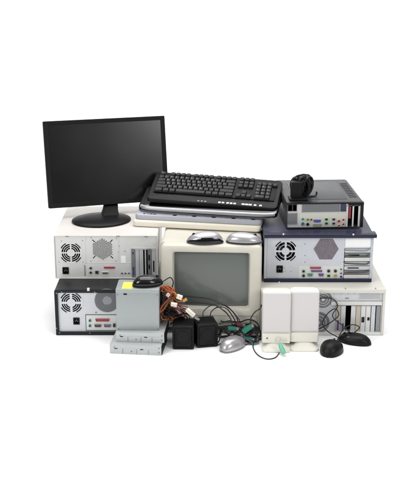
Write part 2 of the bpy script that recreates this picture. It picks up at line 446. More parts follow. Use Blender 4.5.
# black frame round the panel
fr = MB(); fr.plate(rrect(T.W/2, T.H/2, T.W, T.H, .003, 2), [rrect(T.W/2 + .002, T.H/2 + .002, T.W - .022, T.H - .024)], -0.003, 0.008); fr.build('rear_frame', M_blackc, r)
for (px, py) in ((96, 312.5), (62, 291.5), (56.8, 292.5), (56.8, 327.5), (95, 291.5), (90, 332.2), (60, 332)):
    screw(r, *T.p(px, py), -0.003 if py < 300 or py > 326 else T.py, 0.003)
c2 = T.p(88.5, 288.5); b = MB(); b.box(c2[0]-.005, c2[0]+.005, -.0045, .004, c2[1]-.008, c2[1]+.004, .001); b.build('latch', M_steelw, r)

# ================================================================== BLUE TOWER (upper right)
T = Tower('computer case with navy blue cover and silver back, under the small charcoal computer', (0.242, 0.08, 0.2045), 0.447, 0.206, 0.47, M_bluetop, M_steelb, py=0.004)
r = T.root
T.fan(285.6, 251.2, 11.0, rings=2, gap=0.17, hub=0.34)
T.socket(279.6, 269)
T.hexvent(326, 249.0, 13.5, flat=True, metal=mat('tinted_steel', srgb(168, 160, 168), 0.4, 0.5, 0.3, 60))
x, z, w, h = T.rect(299, 266, 342, 279.3)
pl = MB(); pl.plate(rrect(x, z, w, h, 0.001, 2), [], T.py - 0.001, 0.0018); io = pl.build('connector_plate', M_steelw, r)
yy = T.py - 0.001
c = T.p(315.5, 267.6); port(io, 'parallel_port', *c, 0.046, 0.008, C_pink, C_red, 'dsub', yy)
c = T.p(316.5, 270.8); port(io, 'game_port', *c, 0.046, 0.007, C_purple, C_purple, 'dsub', yy)
for px, cc in ((310, C_teal), (321, C_purple)): c = T.p(px, 274.6); port(io, 'serial_port', *c, 0.022, 0.011, cc, cc, 'dsub', yy)
for px, py, cc in ((303.5, 271, C_teal), (303.5, 275.5, C_green)): c = T.p(px, py); port(io, 'mouse_port', *c, 0.012, 0.012, cc, C_dark, 'round', yy)
for px in (328.6, 335.3):
    c = T.p(px, 270.7); port(io, 'audio_jack', *c, 0.014, 0.014, M_steeld, C_dark, 'round', yy)
    c = T.p(px, 275.5); port(io, 'usb_port', *c, 0.014, 0.012, C_lime, C_dark if px < 330 else C_orange, 'rect', yy)
for py in (269, 273, 276.5): c = T.p(341, py); port(io, 'line_jack', *c, 0.009, 0.009, [C_lime, C_rose, C_blue][int(py-269)//3], C_dark, 'round', yy)
# sideways slots
x, z, w, h = T.rect(344.5, 248.5, 370, 278.5); T.holes.append(rrect(x, z, w, h))
hh = h / 7
for i in range(7):
    cz = z + h/2 - hh*(i+.5)
    hs = [(x - w*.15, cz, w*.42, hh*.30)] if i in (1, 4, 5) else []
    bracket(r, x, cz, w*0.97, hh*0.86, [M_steel, M_steeld, M_steelw, M_steel, M_steel, M_steeld, M_steelw][i], T.py, hs, vertical=False)
for i, py in enumerate((250, 255.5, 263, 272.5)):
    c = T.p(344.5, py); c1 = T.p(368.5, py + (0.4, 0.6, 0.6, -1)[i])
    b = MB(); b.tube([(c[0], T.py-.004, c[1]), ((c[0]+c1[0])/2, T.py-.006, (c[1]+c1[1])/2 - .001), (c1[0]-.01, T.py-.007, c1[1]), (c1[0]+.002, T.py-.008, c1[1] + .008)], 0.0018 if i == 0 else 0.0033, 8)
    b.build('retaining_clip', M_steeld if i == 0 else mat('dark_green_grey_metal', srgb(86, 88, 86), .5, .3), r)
x2, z2, w2, h2 = T.rect(345.5, 237, 370.5, 247)
b = MB(); b.box(x2-w2/2, x2+w2/2, T.py-.003, T.py-.0004, z2-h2/2, z2+h2/2, .001); b.build('white_cover_plate', M_paper, r)
T.panel(0.0125)
b = MB(); b.box(-.002, T.W+.010, -.018, .035, T.H - .0125, T.H + .003, .003); b.build('top_lip', M_blue, r)
b = MB(); b.box(0.001, T.W-.001, -.006, .02, .0, .0135, .002); b.build('bottom_trim', M_blue, r)
b = MB(); b.box(0.0005, .0115, -.001, .02, .0135, T.H-.0128, .001); b.build('side_trim', M_steelb, r)
b = MB(); b.box(T.W-.0115, T.W-.0005, -.001, .02, .0135, T.H-.0128, .001); b.build('side_trim', M_steelb, r)
for (px, py) in ((305, 237.5), (305, 244), (305, 255.5), (305, 262), (343.5, 262)): screw(r, *T.p(px, py), T.py, 0.0018)
for (px, py, cc) in ((284.3, 268, C_red), (285, 271.5, C_red), (291, 271.5, C_green)):
    c = T.p(px, py); b = MB(); b.cyl((c[0], T.py-.0004, c[1]), .0016, .001, 'Y', 10); b.build('indicator', cc, r)
for px, py in ((283, 232.4), (352.5, 232.7)): c = T.p(px, py); b = MB(); b.cyl((c[0], -.021, c[1]), .004, .003, 'Y', 14, bev=.001); b.build('thumb_screw', M_steelw, r)
for px, py in ((279, 281.5), (349, 282.5)): c = T.p(px, py); b = MB(); b.cyl((c[0], -.007, c[1]), .004, .003, 'Y', 14, bev=.001); b.build('thumb_screw', M_steelw, r)

# ================================================================== BEIGE TOWER (lower right)
T = Tower('beige computer case with open silver back, at the bottom right behind the two ivory speakers', (0.228, 0.0, 0.0), 0.506, 0.2035, 0.47, M_beige, M_steel, py=0.004)
r = T.root
for (px, py, rp, rg) in ((323, 299.3, 9.6, 2), (318, 322.5, 12.2, 3)):
    c = T.p(px, py); rad = T.k(rp)
    vent(r, ngon(*c, rad, 40), *c, rad, rad, M_steeld, 0.0042, 0.0013, T.py - .001, inside=lambda X, Z: rad*.24 < math.hypot(X-c[0], Z-c[1]) < rad*.95)
    T.holes.append(ngon(*c, rad*.95, 32))
    b = MB(); b.cyl((c[0], T.py-.003, c[1]), rad*.16, .003, 'Y', 16, bev=.0008); b.build('hub_cap', M_steelw, r)
    for q in (.45, .7):
        b = MB(); b.plate(ngon(*c, rad*(q+.03), 40), [ngon(*c, rad*(q-.03), 40)], T.py-.0032, .0014); b.build('guard_ring', M_steel, r)
x, z, w, h = T.rect(359, 290.8, 380.5, 300)
vent(r, rrect(x, z, w, h), x, z, w/2, h/2, M_steel, 0.0036, 0.0011, T.py-.001, inside=lambda X, Z: abs(X-x) < w*.47 and abs(Z-z) < h*.42)
T.holes.append(rrect(x, z, w*.97, h*.92))
x, z, w, h = T.rect(336, 305.5, 379.5, 333.5); T.holes.append(rrect(x, z, w, h))
n = 9; ws = w / n
cols = [C_tan, M_steel, None, M_steelw, C_tan, M_steelw, M_steelw, M_steel, M_steeld]
for i in range(n):
    cx = x - w/2 + ws*(i+.5)
    if cols[i] is None: continue
    hs = []
    if i == 5: hs = [(cx, z, ws*.62, h*.2)]
    if i == 6: hs = [(cx + ws*.1, z + h*.03, ws*.5, h*.12)]
    if i == 0: hs = [(cx, z - h*.2, ws*.45, h*.36)]
    if i == 1: hs = [(cx, z - h*.28, ws*.4, h*.3)]
    bracket(r, cx, z, ws*(0.91 if i < 7 else .8), h, cols[i], T.py, hs, core=C_purple if i < 2 else C_dark)
T.panel(0.009)
for px in (334, 341.5, 348, 354.5):
    for py in (291.3, 294):
        c = T.p(px, py); b = MB(); b.cyl((c[0], T.py-.0004, c[1]), .0018, .0012, 'Y', 8); b.build('vent_stud', M_steeld, r)
c = T.p(347, 298.2); b = MB(); b.box(c[0]-.008, c[0]+.008, T.py-.001, T.py+.0005, c[1]-.003, c[1]+.003); b.build('maker_plate', M_steeld, r)
x, z, w, h = T.rect(331, 301, 382, 304.8); b = MB(); b.box(x-w/2, x+w/2, T.py-.007, T.py-.0002, z-h/2, z+h/2, .001); b.build('retaining_bar', M_steelw, r)
b = MB(); b.box(-.001, T.W+.001, -.012, .03, T.H-.017, T.H+.0008, .003); b.build('top_lip', M_beige, r)
b = MB(); b.box(T.W-.010, T.W+.0006, -.006, .03, .001, T.H-.017, .002); b.build('side_trim', M_beige, r)
b = MB(); b.box(.001, T.W-.010, -.006, .03, .001, .014, .002); b.build('bottom_trim', M_steelw, r)
for px in (278, 345, 375): c = T.p(px, 287); b = MB(); b.cyl((c[0], -.0125, c[1]), .0028, .003, 'Y', 12, bev=.0008); b.build('screw', M_steeld, r)

# ================================================================== SMALL CHARCOAL COMPUTER
yaw = R(3.0)
T = Tower('small charcoal desktop computer on top of the navy blue case', (0.336, 0.140, 0.4165), 0.318, 0.1085, 0.40, M_char, M_steel, rotz=yaw, name='desktop_computer', py=0.004)
r = T.root
T.dpy = -1.6
x, z, w, h = T.rect(288, 206, 297, 213); T.holes.append(rrect(x, z, w, h))
b = MB(); b.plate(rrect(x, z, w, h), [rrect(x - w*.25, z, w*.4, h*.8), rrect(x + w*.25, z, w*.35, h*.8)], T.py, .003); b.build('drive_bay', plain('dark_copper', 52, 34, 30), r)
x, z, w, h = T.rect(287.3, 214.5, 297.3, 226)
vent(r, rrect(x, z, w, h), x, z, w/2, h/2, M_steeld, 0.0034, 0.0011, T.py-.001, inside=lambda X, Z: abs(X-x) < w*.44 and abs(Z-z) < h*.44)
T.holes.append(rrect(x, z, w*.95, h*.95))
x, z, w, h = T.rect(302, 204.8, 340, 213.3)
vent(r, rrect(x, z, w, h), x, z, w/2, h/2, M_steeld, 0.0034, 0.0011, T.py-.001, inside=lambda X, Z: abs(X-x) < w*.485 and abs(Z-z) < h*.44)
T.holes.append(rrect(x, z, w*.97, h*.95))
x, z, w, h = T.rect(299.5, 215, 345.5, 229)
pl = MB(); pl.plate(rrect(x, z, w, h, 0.001, 2), [], T.py - 0.0015, 0.0024); io = pl.build('connector_plate', mat('ivory_metal', srgb(200, 200, 190), .42, .3), r)
yy = T.py - 0.0015
for px, py, cc in ((302.8, 220.5, C_lime), (302.8, 225.3, C_blue), (307.7, 221, C_lime)): c = T.p(px, py); port(io, 'mouse_port', *c, 0.013, 0.013, cc, C_teal, 'round', yy)
c = T.p(307.7, 225.7); port(io, 'coaxial_jack', *c, 0.012, 0.012, C_dark, C_dark, 'round', yy)
c = T.p(311.3, 221); port(io, 'line_jack', *c, 0.010, 0.010, C_orange, C_dark, 'round', yy)
c = T.p(317.2, 222.3); port(io, 'display_port', *c, 0.030, 0.010, C_blue, C_blue, 'dsub', yy)
c = T.p(317.2, 226.5); port(io, 'serial_port', *c, 0.034, 0.008, M_steeld, C_lime, 'dsub', yy)
for px in (326.3, 333.6):
    for py in (220.7, 224.8): c = T.p(px, py); port(io, 'usb_port', *c, 0.014, 0.012, C_lime if px < 330 else M_steel, C_dark, 'rect', yy)
c = T.p(338.8, 222.5); port(io, 'audio_jack', *c, 0.013, 0.013, C_rose, C_red, 'round', yy)
for px, py in ((343.3, 221), (343.3, 225.5), (338.8, 227)): c = T.p(px, py); port(io, 'line_jack', *c, 0.010, 0.010, C_rose, C_dark, 'round', yy)
x, z, w, h = T.rect(340.8, 204.8, 346, 213); b = MB(); b.box(x-w/2, x+w/2, T.py-.003, T.py+.004, z-h/2, z+h/2, .001); b.build('network_module', plain('slate_blue_plastic', 44, 52, 76), r)
x, z, w, h = T.rect(347.5, 207.5, 358.3, 228.6); T.holes.append(rrect(x, z, w, h))
for i in range(3):
    cx = x - w/2 + w*i/2
    bracket(r, cx, z, w*.13, h, M_steelw, T.py)
b = MB(); b.box(x - w*.38, x - w*.16, T.py+.004, T.py+.007, z - h*.1, z + h*.45); b.build('riser_card', C_red, r)
T.panel(0.003, mat('bright_steel', srgb(196, 196, 194), .4, .3, .05, 60))
b = MB(); b.box(T.W*.80, T.W+.0006, -.006, .02, T.H-.0135, T.H+.0006, .002); b.box(0, T.W*.8, -.003, .02, T.H-.006, T.H+.0004, .002); b.build('top_lip', M_black, r)
b = MB(); b.box(T.W-.011, T.W+.0005, -.004, .02, 0.001, T.H-.0135, .002); b.build('side_trim', M_blackc, r)
b = MB()
b.box(T.W*.13, T.W*.82, .05, .34, T.H-.001, T.H+.0012, .0008); b.build('top_panel', mat('charcoal_satin_paint', srgb(60, 61, 64), .4, 0, .08, 20, .1, 900, spec=.3), r)
b = MB()
for q in range(9): b.box(T.W*.86, T.W*.96, .08 + q*.028, .09 + q*.028, T.H-.0005, T.H+.001, .0004)
b.build('vent_slats', M_blackm, r)

# ================================================================== CRT MONITOR
crt = thing('crt_monitor', 'bulky beige tube monitor with grey screen in the middle of the pile', 'monitor', (0.025, 0.008, 0.0), (0, 0, R(-3.0)))
W2, Hh = 0.199, 0.384
def L3(cx, cz, w, h, r_, y, n=5): return [(p[0], y, p[1]) for p in rrect(cx, cz, w, h, r_, n)]
bz = MB()
sx, sz, sw, sh = 0.0, 0.233, 0.308, 0.238
bz.loft([L3(0, Hh/2+.012, .404, Hh-.028, .018, .055), L3(0, Hh/2+.012, .408, Hh-.024, .02, .045), L3(0, Hh/2+.012, .408, Hh-.024, .02, .012), L3(0, Hh/2+.012, .400, Hh-.032, .017, .003),
         L3(0, Hh/2+.012, .390, Hh-.042, .015, 0), L3(sx, sz, sw+.012, sh+.012, .012, 0.0), L3(sx, sz, sw+.006, sh+.006, .010, .002), L3(sx, sz, sw-.004, sh-.004, .010, .018), L3(sx, sz, sw-.006, sh-.006, .010, .035)], cap0=False, cap1=False)
bz.build('bezel', M_crt, crt)
hs = MB()
hs.loft([L3(-.004, .204, .414, .356, .02, .052), L3(-.004, .204, .414, .356, .02, .28), L3(-.002, .200, .38, .34, .03, .31), L3(0, .19, .28, .26, .03, .40), L3(0, .19, .24, .22, .03, .43)])
hs.build('housing', M_crt, crt)
st = MB(); st.loft([[(p[0], p[1] + .17, .0) for p in rrect(0, 0, .26, .24, .05)], [(p[0], p[1] + .17, .012) for p in rrect(0, 0, .26, .24, .05)], [(p[0], p[1] + .17, .032) for p in rrect(0, 0, .20, .18, .05)], [(p[0], p[1] + .17, .05) for p in rrect(0, 0, .18, .16, .05)]])
st.build('stand', M_crt, crt)
gl = MB(); loops = []
n1, n2 = 17, 13
for j in range(n2):
    row = []
    for i in range(n1):
        u, v = -1 + 2*i/(n1-1), -1 + 2*j/(n2-1)
        row.append((sx + u*sw*.502, .0245 - .010*(1 - .6*u*u - .4*v*v) * 1.0 + 0.004*(u*u+v*v), sz + v*sh*.502))
    loops.append(row)
gl.loft(loops, False, False, closed=False); gl.build('screen', M_glass, crt)
for k in range(4):
    b = MB(); b.box(.06 + k*.02, .073 + k*.02, -.003, .004, .058, .064, .001); b.build('button', M_crt, crt)
b = MB(); b.cyl((.155, -.001, .061), .009, .008, 'Y', 24, bev=.001); b.build('power_button', M_crt, crt)
b = MB(); b.box(-.19, .19, -.001, .004, .0835, .0845); b.build('seam', M_steeld, crt)

# ================================================================== FLAT MONITOR
mon = thing('flat_monitor', 'black widescreen flat monitor standing on the white case at the left', 'monitor', (-0.450, 0.358, 0.3855), (0, 0, R(15)))
b = MB()
ell = lambda rx, ry, z, dy=0: [(rx*math.cos(2*PI*k/48), dy + ry*math.sin(2*PI*k/48), z) for k in range(48)]
b.loft([ell(.126, .105, 0), ell(.129, .108, .003), ell(.128, .107, .008), ell(.120, .099, .012), ell(.09, .07, .015), ell(.055, .04, .017)])
b.build('base', M_black, mon)
b = MB(); nk = lambda w, d, z, y: [(p[0] + .034 + y*.25, p[1] + y, z) for p in rrect(0, 0, w, d, .008)]
b.loft([nk(.078, .05, .012, .030), nk(.066, .036, .030, .070), nk(.062, .03, .046, .108), nk(.06, .03, .12, .140)]); b.build('neck', M_blackm, mon)
hd = bpy.data.objects.new('display_pivot', None)
tilt = Matrix.Translation((0.052, 0.0776, 0.049)) @ Matrix.Rotation(R(-11), 4, 'X')
PW, PH = .537, .378
def build_t(mb, name, m):
    mb.bm.transform(tilt); return mb.build(name, m, mon)
b = MB(); b.loft([L3(0, PH/2, PW-.008, PH-.008, .004, .045), L3(0, PH/2, PW, PH, .005, .030), L3(0, PH/2, PW, PH, .005, .003), L3(0, PH/2, PW-.004, PH-.004, .004, 0),
    L3(0, PH/2+.001, PW-.040, PH-.038, .002, 0.0015), L3(0, PH/2+.001, PW-.042, PH-.040, .002, .004)], cap0=False, cap1=False); build_t(b, 'bezel', M_blackm)
b = MB(); b.box(-(PW-.04)/2, (PW-.04)/2, .0032, .006, .020, PH-.018); build_t(b, 'screen', M_screen)
b = MB(); b.loft([L3(0, PH/2, PW-.01, PH-.01, .01, .040), L3(0, PH/2, PW-.04, PH-.04, .02, .052), L3(0, PH/2-.02, .24, .2, .02, .062)]); build_t(b, 'back_cover', M_black)

# ================================================================== KEYBOARDS
KEYROWS = [  # (row z-index from the back, list of (x units, width units, legend))
    [(0, 1, 'Esc')] + [(2 + i + (i // 4) * .5, 1, 'F%d' % (i+1)) for i in range(12)] + [(15.5 + i, 1, '') for i in range(3)],
    [(i, 1, c) for i, c in enumerate('`1234567890-=')] + [(13, 2, '')] + [(15.5 + i, 1, '') for i in range(3)] + [(19 + i, 1, c) for i, c in enumerate(' /*-')],
    [(0, 1.5, '')] + [(1.5 + i, 1, c) for i, c in enumerate('QWERTYUIOP[]')] + [(13.5, 1.5, '\\')] + [(15.5 + i, 1, '') for i in range(3)] + [(19 + i, 1, c) for i, c in enumerate('789')],
    [(0, 1.75, '')] + [(1.75 + i, 1, c) for i, c in enumerate("ASDFGHJKL;'")] + [(12.75, 2.25, '')] + [(19 + i, 1, c) for i, c in enumerate('456')],
    [(0, 2.25, '')] + [(2.25 + i, 1, c) for i, c in enumerate('ZXCVBNM,./')] + [(12.25, 2.75, '')] + [(16.5, 1, '')] + [(19 + i, 1, c) for i, c in enumerate('123')],
    [(0, 1.5, ''), (1.5, 1.25, ''), (2.75, 1.25, ''), (4, 5.75, ''), (9.75, 1.25, ''), (11, 1.25, ''), (12.25, 1.25, ''), (13.5, 1.5, '')] + [(15.5 + i, 1, '') for i in range(3)] + [(19, 2, '0'), (21, 1, '.')],
]
def glyph(ch, size):
    cu = bpy.data.curves.new('g', 'FONT'); cu.body = ch; cu.size = size; cu.align_x = 'LEFT'; cu.align_y = 'TOP'; cu.resolution_u = 2
    o = bpy.data.objects.new('g', cu); COL.objects.link(o)
    dg = bpy.context.evaluated_depsgraph_get(); me = bpy.data.meshes.new_from_object(o.evaluated_get(dg))
    bpy.data.objects.remove(o)
    return me
def key_mesh(w, d, ch, z=0.0):
    mb = MB()
    q = lambda ww, dd, zz, dy=0: [(p[0], p[1] + dy, z + zz) for p in rrect(0, 0, ww, dd, .0018, 2)]
    mb.loft([q(w, d, 0), q(w, d, .002), q(w*.80 if w < .025 else w - .004, d*.80, .0088, .0008), q((w*.80 if w < .025 else w - .004) - .0012, d*.80 - .0012, .0094, .0008)])
    if ch.strip():
        me = glyph(ch, 0.0078 if len(ch) == 1 else .0045); mb.mat(1); b2 = bmesh.new(); b2.from_mesh(me)
        b2.transform(Matrix.Translation((-w*.27, d*.34, z + .0096))); mb.merge(b2); bpy.data.meshes.remove(me)
    return mb

def keyboard(label, loc, yaw, tilt_, L, D, H, m, roll=0.0, keys=False, rear=0.010, mkeys=None, kx=None, ky=None, edge=None):
    k = thing('keyboard', label, 'keyboard', loc, (tilt_, roll, yaw), 'keyboards stacked on the computer cases')
    b = MB()
    q = lambda ins, z0: [(p[0], p[1], z0 + p[1]/D*rear*(1 if z0 > .004 else 0)) for p in [(u + L/2, v + D/2) for u, v in rrect(0, 0, L - 2*ins, D - 2*ins, .018, 6)]]
    b.loft([q(.003, 0), q(0, .003), q(0, H*.7), q(.002, H*.92), q(.005, H)]); b.build('body', m, k)
    return k
top = 0.387
kc = keyboard('cream keyboard at the bottom of the keyboard stack', (-0.309, 0.270, top), R(-9.5), R(1), 0.548, 0.20, 0.024, M_cream)
kb = keyboard('pale blue grey keyboard lying on the cream keyboard', (-0.300, 0.290, 0.4125), R(-10.5), R(6), 0.545, 0.19, 0.022, M_bluekb)
for i, (a, w) in enumerate(((.035, .010), (.052, .006), (.062, .014), (.078, .014))):
    b = MB(); b.box(a, a + w, .010, .016, .0215, .0236, .0008); b.build('button', M_blackm, kb)
for i in range(17):
    if i in (5, 11): continue
    b = MB(); b.box(.165 + i*.021, .181 + i*.021, .006, .016, .0215, .0240, .001); b.build('button', M_bluekb if i % 4 else M_blackm, kb)
ks = keyboard('black keyboard with a shiny silver front edge, second from the top of the stack', (-0.287, 0.318, 0.4440), R(-12.5), R(15), 0.600, 0.165, 0.020, M_gloss)
b = MB()
b.tube([(.012, .012, .0145), (.05, .0, .015), (.15, -.004, .0155), (.30, -.005, .016), (.45, -.004, .0155), (.55, .0, .015), (.590, .010, .0145)], .0095, 12, 8)
b.build('silver_edge', mat('bright_silver_trim', srgb(158, 158, 162), .32, .6, .03), ks)
b = MB(); b.tube([(.012, .008, .003), (.05, -.006, .0025), (.3, -.010, .0025), (.55, -.006, .0025), (.59, .008, .003)], .0022, 8, 8); b.build('lower_trim', M_silverd, ks)
b = MB(); v = [b.bm.verts.new(p) for p in ((.026, .046, .0225), (.038, .046, .0225), (.030, .082, .0235))]; b.bm.faces.new(v)
r_ = bmesh.ops.extrude_face_region(b.bm, geom=b.bm.faces[:]); [setattr(g.co, 'z', g.co.z - .001) for g in r_['geom'] if isinstance(g, bmesh.types.BMVert)]
b.build('emblem', M_whiteprint, ks)
KT_L, KT_D = 0.562, 0.198
kt = keyboard('black keyboard with rows of keys and white buttons, topmost of the stack', (-0.250, 0.320, 0.4800), R(-11), R(19), KT_L, KT_D, 0.020, M_black, roll=R(1.6), rear=.012)
b = MB(); b.box(.018, KT_L-.018, .046, KT_D-.010, .0235, .0245, .001); o = b.build('key_bed', M_blackm, kt, rot=(math.atan(.012/KT_D), 0, 0))
U = (KT_L - .05) / 22.6; KD = .0225
cnt = 0; allk = []
for ri, row in enumerate(KEYROWS):
    for (kx, kw, ch) in row: allk.append((ri, kx, kw, ch))
rest = MB(); order = sorted(range(len(allk)), key=lambda i: -allk[i][2] - (0.5 if allk[i][3] else 0))[:100]
keyed = set(order); slope = math.atan(.012/KT_D); RM = Matrix.Rotation(slope, 4, 'X')
for i, (ri, kx, kw, ch) in enumerate(allk):
    px = .025 + (kx + kw/2) * U; pyy = KT_D - .024 - ri*KD - (0.004 if ri else 0)
    mb = key_mesh(kw*U - .0012, KD - .0012, ch)
    if i in keyed: mb.build('key', [M_key, M_legend], kt, RM @ Vector((px, pyy, .0244)), (slope, 0, 0))
    else:
        mb.bm.transform(Matrix.Translation(RM @ Vector((px, pyy, .0244))) @ RM)
        vm = {v: rest.bm.verts.new(v.co) for v in mb.bm.verts}
        for f in mb.bm.faces: rest.bm.faces.new([vm[v] for v in f.verts]).material_index = f.material_index
        mb.bm.free()
if rest.bm.faces:
    o = rest.build('key_remainder', [M_key, M_legend], kt); o['kind'] = 'stuff'
for i, x0 in enumerate([.31, .325, .345, .36, .375, .41, .425, .44, .462, .485]):
    b = MB(); b.box(x0, x0 + (.011 if i not in (5, 6, 7) else .0135), .007, .017, .0185, .0213, .001); b.build('media_button', M_whiteprint, kt)
for x0 in (.22, .235, .25): b = MB(); b.box(x0, x0 + .009, .008, .015, .0185, .0211, .001); b.build('media_button', M_steeld, kt)
for k_, L_, D_, hh_ in ((kc, .548, .2, .004), (kb, .545, .19, .010), (ks, .6, .165, .022), (kt, .552, .198, .012)):
    for x0 in (.05, L_ - .08):
        b = MB(); b.box(x0, x0 + .03, D_ - .03, D_ - .02, -hh_, .004, .001); b.build('foot', M_blackm if k_ in (ks, kt) else M_bluekb, k_)

# ================================================================== MICE
def mouse(label, loc, rotz, L, W, H, mshell, mbut, mbase, fat=0.55, tilt_=(0, 0), group='computer mice scattered over the pile', wheel=True, stripe=None, cable=None, cm=None, asym=0.0, peak=.42):
    """u runs from the palm end (0) to the button end (1)"""
    m = thing('computer_mouse', label, 'mouse', loc, (tilt_[0], tilt_[1], rotz), group)
    def S(u, v, off=0.0):
        hw = W/2 * (max(0, 1 - abs(2*u - 1)**3.2))**0.5 * (1 - .10*math.cos(2*PI*(u - .05)) * (1 if fat else 0))
        hh = H * (max(0.0, 1 - abs((u - peak)/(1 - peak if u > peak else peak))**2.6))**0.62 * (1 - .12*max(0, u-.5))
        a = v * PI / 2
        x = (u - .5) * L; y = hw * math.sin(a) + asym * math.sin(u*PI) * W
        z = hh * max(0, math.cos(a))**0.75
        return Vector((x, y, z * .86 + .0045 * (1 if hw > 1e-5 else 0))) + Vector((0, math.sin(a), math.cos(a))) * off
    def patch(u0, u1, v0, v1, off, nu=18, nv=12, th=0):
        mb = MB()
        loops = [[S(u0 + (u1-u0)*i/nu, v0 + (v1-v0)*j/nv, off) for j in range(nv+1)] for i in range(nu+1)]
        mb.loft(loops, False, False, closed=False); return mb
    b = patch(0.0, 1.0, -1, 1, 0, 30, 20)
    b.build('shell', mshell, m, angle=70)
    for v0, v1 in ((-.74, -.07), (.07, .74)):
        b = patch(.60, .965, v0, v1, .0007, 12, 8); b.build('button', mbut, m, angle=70)
    b = MB()
    rim = lambda s_, z: [((u_[0]) , u_[1], z) for u_ in [((i/40 - .5)*L*s_, W/2*s_*(max(0, 1-abs(2*i/40-1)**3.2))**.5*(1 - .10*math.cos(2*PI*(i/40 - .05)))+asym*math.sin(i/40*PI)*W) for i in range(41)] + [((i/40 - .5)*L*s_, -W/2*s_*(max(0, 1-abs(2*i/40-1)**3.2))**.5*(1 - .10*math.cos(2*PI*(i/40 - .05)))+asym*math.sin(i/40*PI)*W) for i in range(39, 0, -1)]]
    b.loft([rim(.95, 0), rim(.99, .0015), rim(1.01, .005), rim(.995, .0085)]); b.build('base', mbase, m)
    if stripe:
        b = patch(.02, .985, -.66, .66, .0010, 26, 10); b.build('top_strip', stripe, m, angle=70)
    if wheel:
        p = S(.80, 0); b = MB(); b.cyl((p.x, 0 + asym*math.sin(.8*PI)*W, p.z - .002), .0075, .006, 'Y', 20, bev=.001); b.build('scroll_wheel', M_blackm, m)
    if cable:
        inv = (Matrix.Translation(Vector(loc)) @ Euler((tilt_[0], tilt_[1], rotz)).to_matrix().to_4x4()).inverted()
        b = MB(); b.tube([(L*.46, 0, .008), (L*.52, 0, .009)] + [inv @ Vector(c) for c in cable], .0021, 8, 8); b.build('cord', cm or W_blk, m)
    return m
mouse('black and silver mouse lying on the beige tube monitor, nearer the white case', (0.000, 0.048, 0.3845), R(178), .150, .062, .048, M_gloss, M_silver, M_gloss, tilt_=(0, 0), peak=.40, stripe=M_silver)
mouse('silver mouse lying on the beige tube monitor, nearer the navy blue case', (0.158, 0.050, 0.3845), R(-4), .148, .066, .044, M_silver, M_silver, M_gloss, peak=.42)
mouse('silver grey mouse on the floor in front of the tube monitor', (0.110, -0.128, 0.0), R(52), .140, .072, .050, M_silver, M_silver, M_silverd, cable=[(.165, -.04, .012), (.19, -.035, .02), (.225, -.045, .03), (.235, -.03, .01), (.20, -.02, .006), (.14, -.02, .01)], cm=W_gry)
mouse('round black mouse standing foremost on the floor at the right', (0.500, -0.172, 0.0), R(68), .125, .082, .052, M_black, M_gloss, M_blackm, cable=[(.535, -.09, .02), (.56, -.06, .05), (.60, -.035, .06), (.63, -.03, .045), (.60, -.03, .02), (.57, -.04, .05), (.52, -.02, .09), (.54, -.01, .13), (.52, -.005, .16), (.47, -.008, .165), (.45, -.01, .15)])
mouse('long black mouse on the floor at the far right, against the beige case', (0.605, -0.075, 0.0), R(153), .140, .070, .040, M_black, M_gloss, M_blackm, cable=[(.50, -.03, .03), (.48, -.02, .06), (.50, -.015, .10), (.53, -.012, .12), (.545, -.012, .09), (.50, -.012, .05), (.46, -.012, .03)])
mouse('black mouse resting on top of the greenish power supply', (-0.226, -0.100, 0.2565), R(16), .124, .064, .042, M_gloss, M_gloss, M_blackm, cable=[(-.14, -.03, .262), (-.128, -.025, .24), (-.135, -.02, .20), (-.12, -.03, .16)])

# ================================================================== DRIVES + POWER SUPPLY
def drive(label, loc, rotz, W=.205, D=.148, H=.0405):
    d = thing('optical_drive', label, 'drive', loc, (0, 0, rotz), 'optical drives stacked on the floor')
    b = MB(); b.box(0, W, 0, D, 0, H, .0015); b.build('housing', mat('pale_greenish_steel', srgb(184, 188, 188), .42, .3, .05, 40), d)
    b = MB(); b.box(.0005, W-.0005, -.0012, D+.0012, H*.58, H+.0012, .0015); b.build('cover', mat('pale_greenish_steel', srgb(184, 188, 188), .42, .3, .05, 40), d)
    b = MB(); b.box(W-.001, W+.003, .003, D-.003, .002, H-.002, .0015); b.build('faceplate', M_blackm, d)
    for x0, z0 in ((W*.09, .7), (W*.955, .75), (W*.955, .3), (W*.42, .3)):
        b = MB(); b.cyl((x0, -.0015, H*z0), .0028, .002, 'Y', 14, bev=.0004); b.build('screw', M_steeld, d)
    for x0 in (.12, .62):
        b = MB(); b.box(W*x0-.006, W*x0+.006, -.0019, .001, H*.52, H*.58); b.build('slot', M_void, d)
    for x0 in (.25, .52, .75):
        b = MB(); b.box(W*x0-.0006, W*x0+.0006, -.0017, .0, H*.08, H*.55); b.build('seam', M_steeld, d)
    return d
drive('steel optical drive flat on the floor, under the other drive', (-0.375, -0.186, 0.0), R(-6))
drive('steel optical drive stacked under the greenish power supply', (-0.352, -0.166, 0.0420), R(-4.5), W=.192)
psu = thing('power_supply', 'greenish grey metal power supply with yellow sticker and loose coloured wires', 'power supply', (-0.3485, -0.150, 0.0838), (0, 0, R(-1.5)))
PWd, PDp, PHt = .168, .122, .170
b = MB(); b.box(0, PWd, 0, PDp, 0, PHt, .002); b.build('housing', M_steelg, psu)
b = MB(); b.box(-.0008, PWd+.0008, PDp*.0 - .0008, PDp*.92, PHt-.012, PHt+.0008, .0012); b.build('lid', M_steelg, psu)
b = MB(); b.box(.022, .064, .010, .088, PHt+.0009, PHt+.0014); b.build('sticker', M_yellow, psu)
b = MB(); b.box(.030, .043, -.0018, .001, PHt-.020, PHt-.015); b.build('slot', M_void, psu)
for x0 in (.006, PWd-.006):
    for z0 in (.006, PHt-.02):
        b = MB(); b.cyl((x0, -.0012, z0), .0024, .0016, 'Y', 12); b.build('screw', M_steeld, psu)
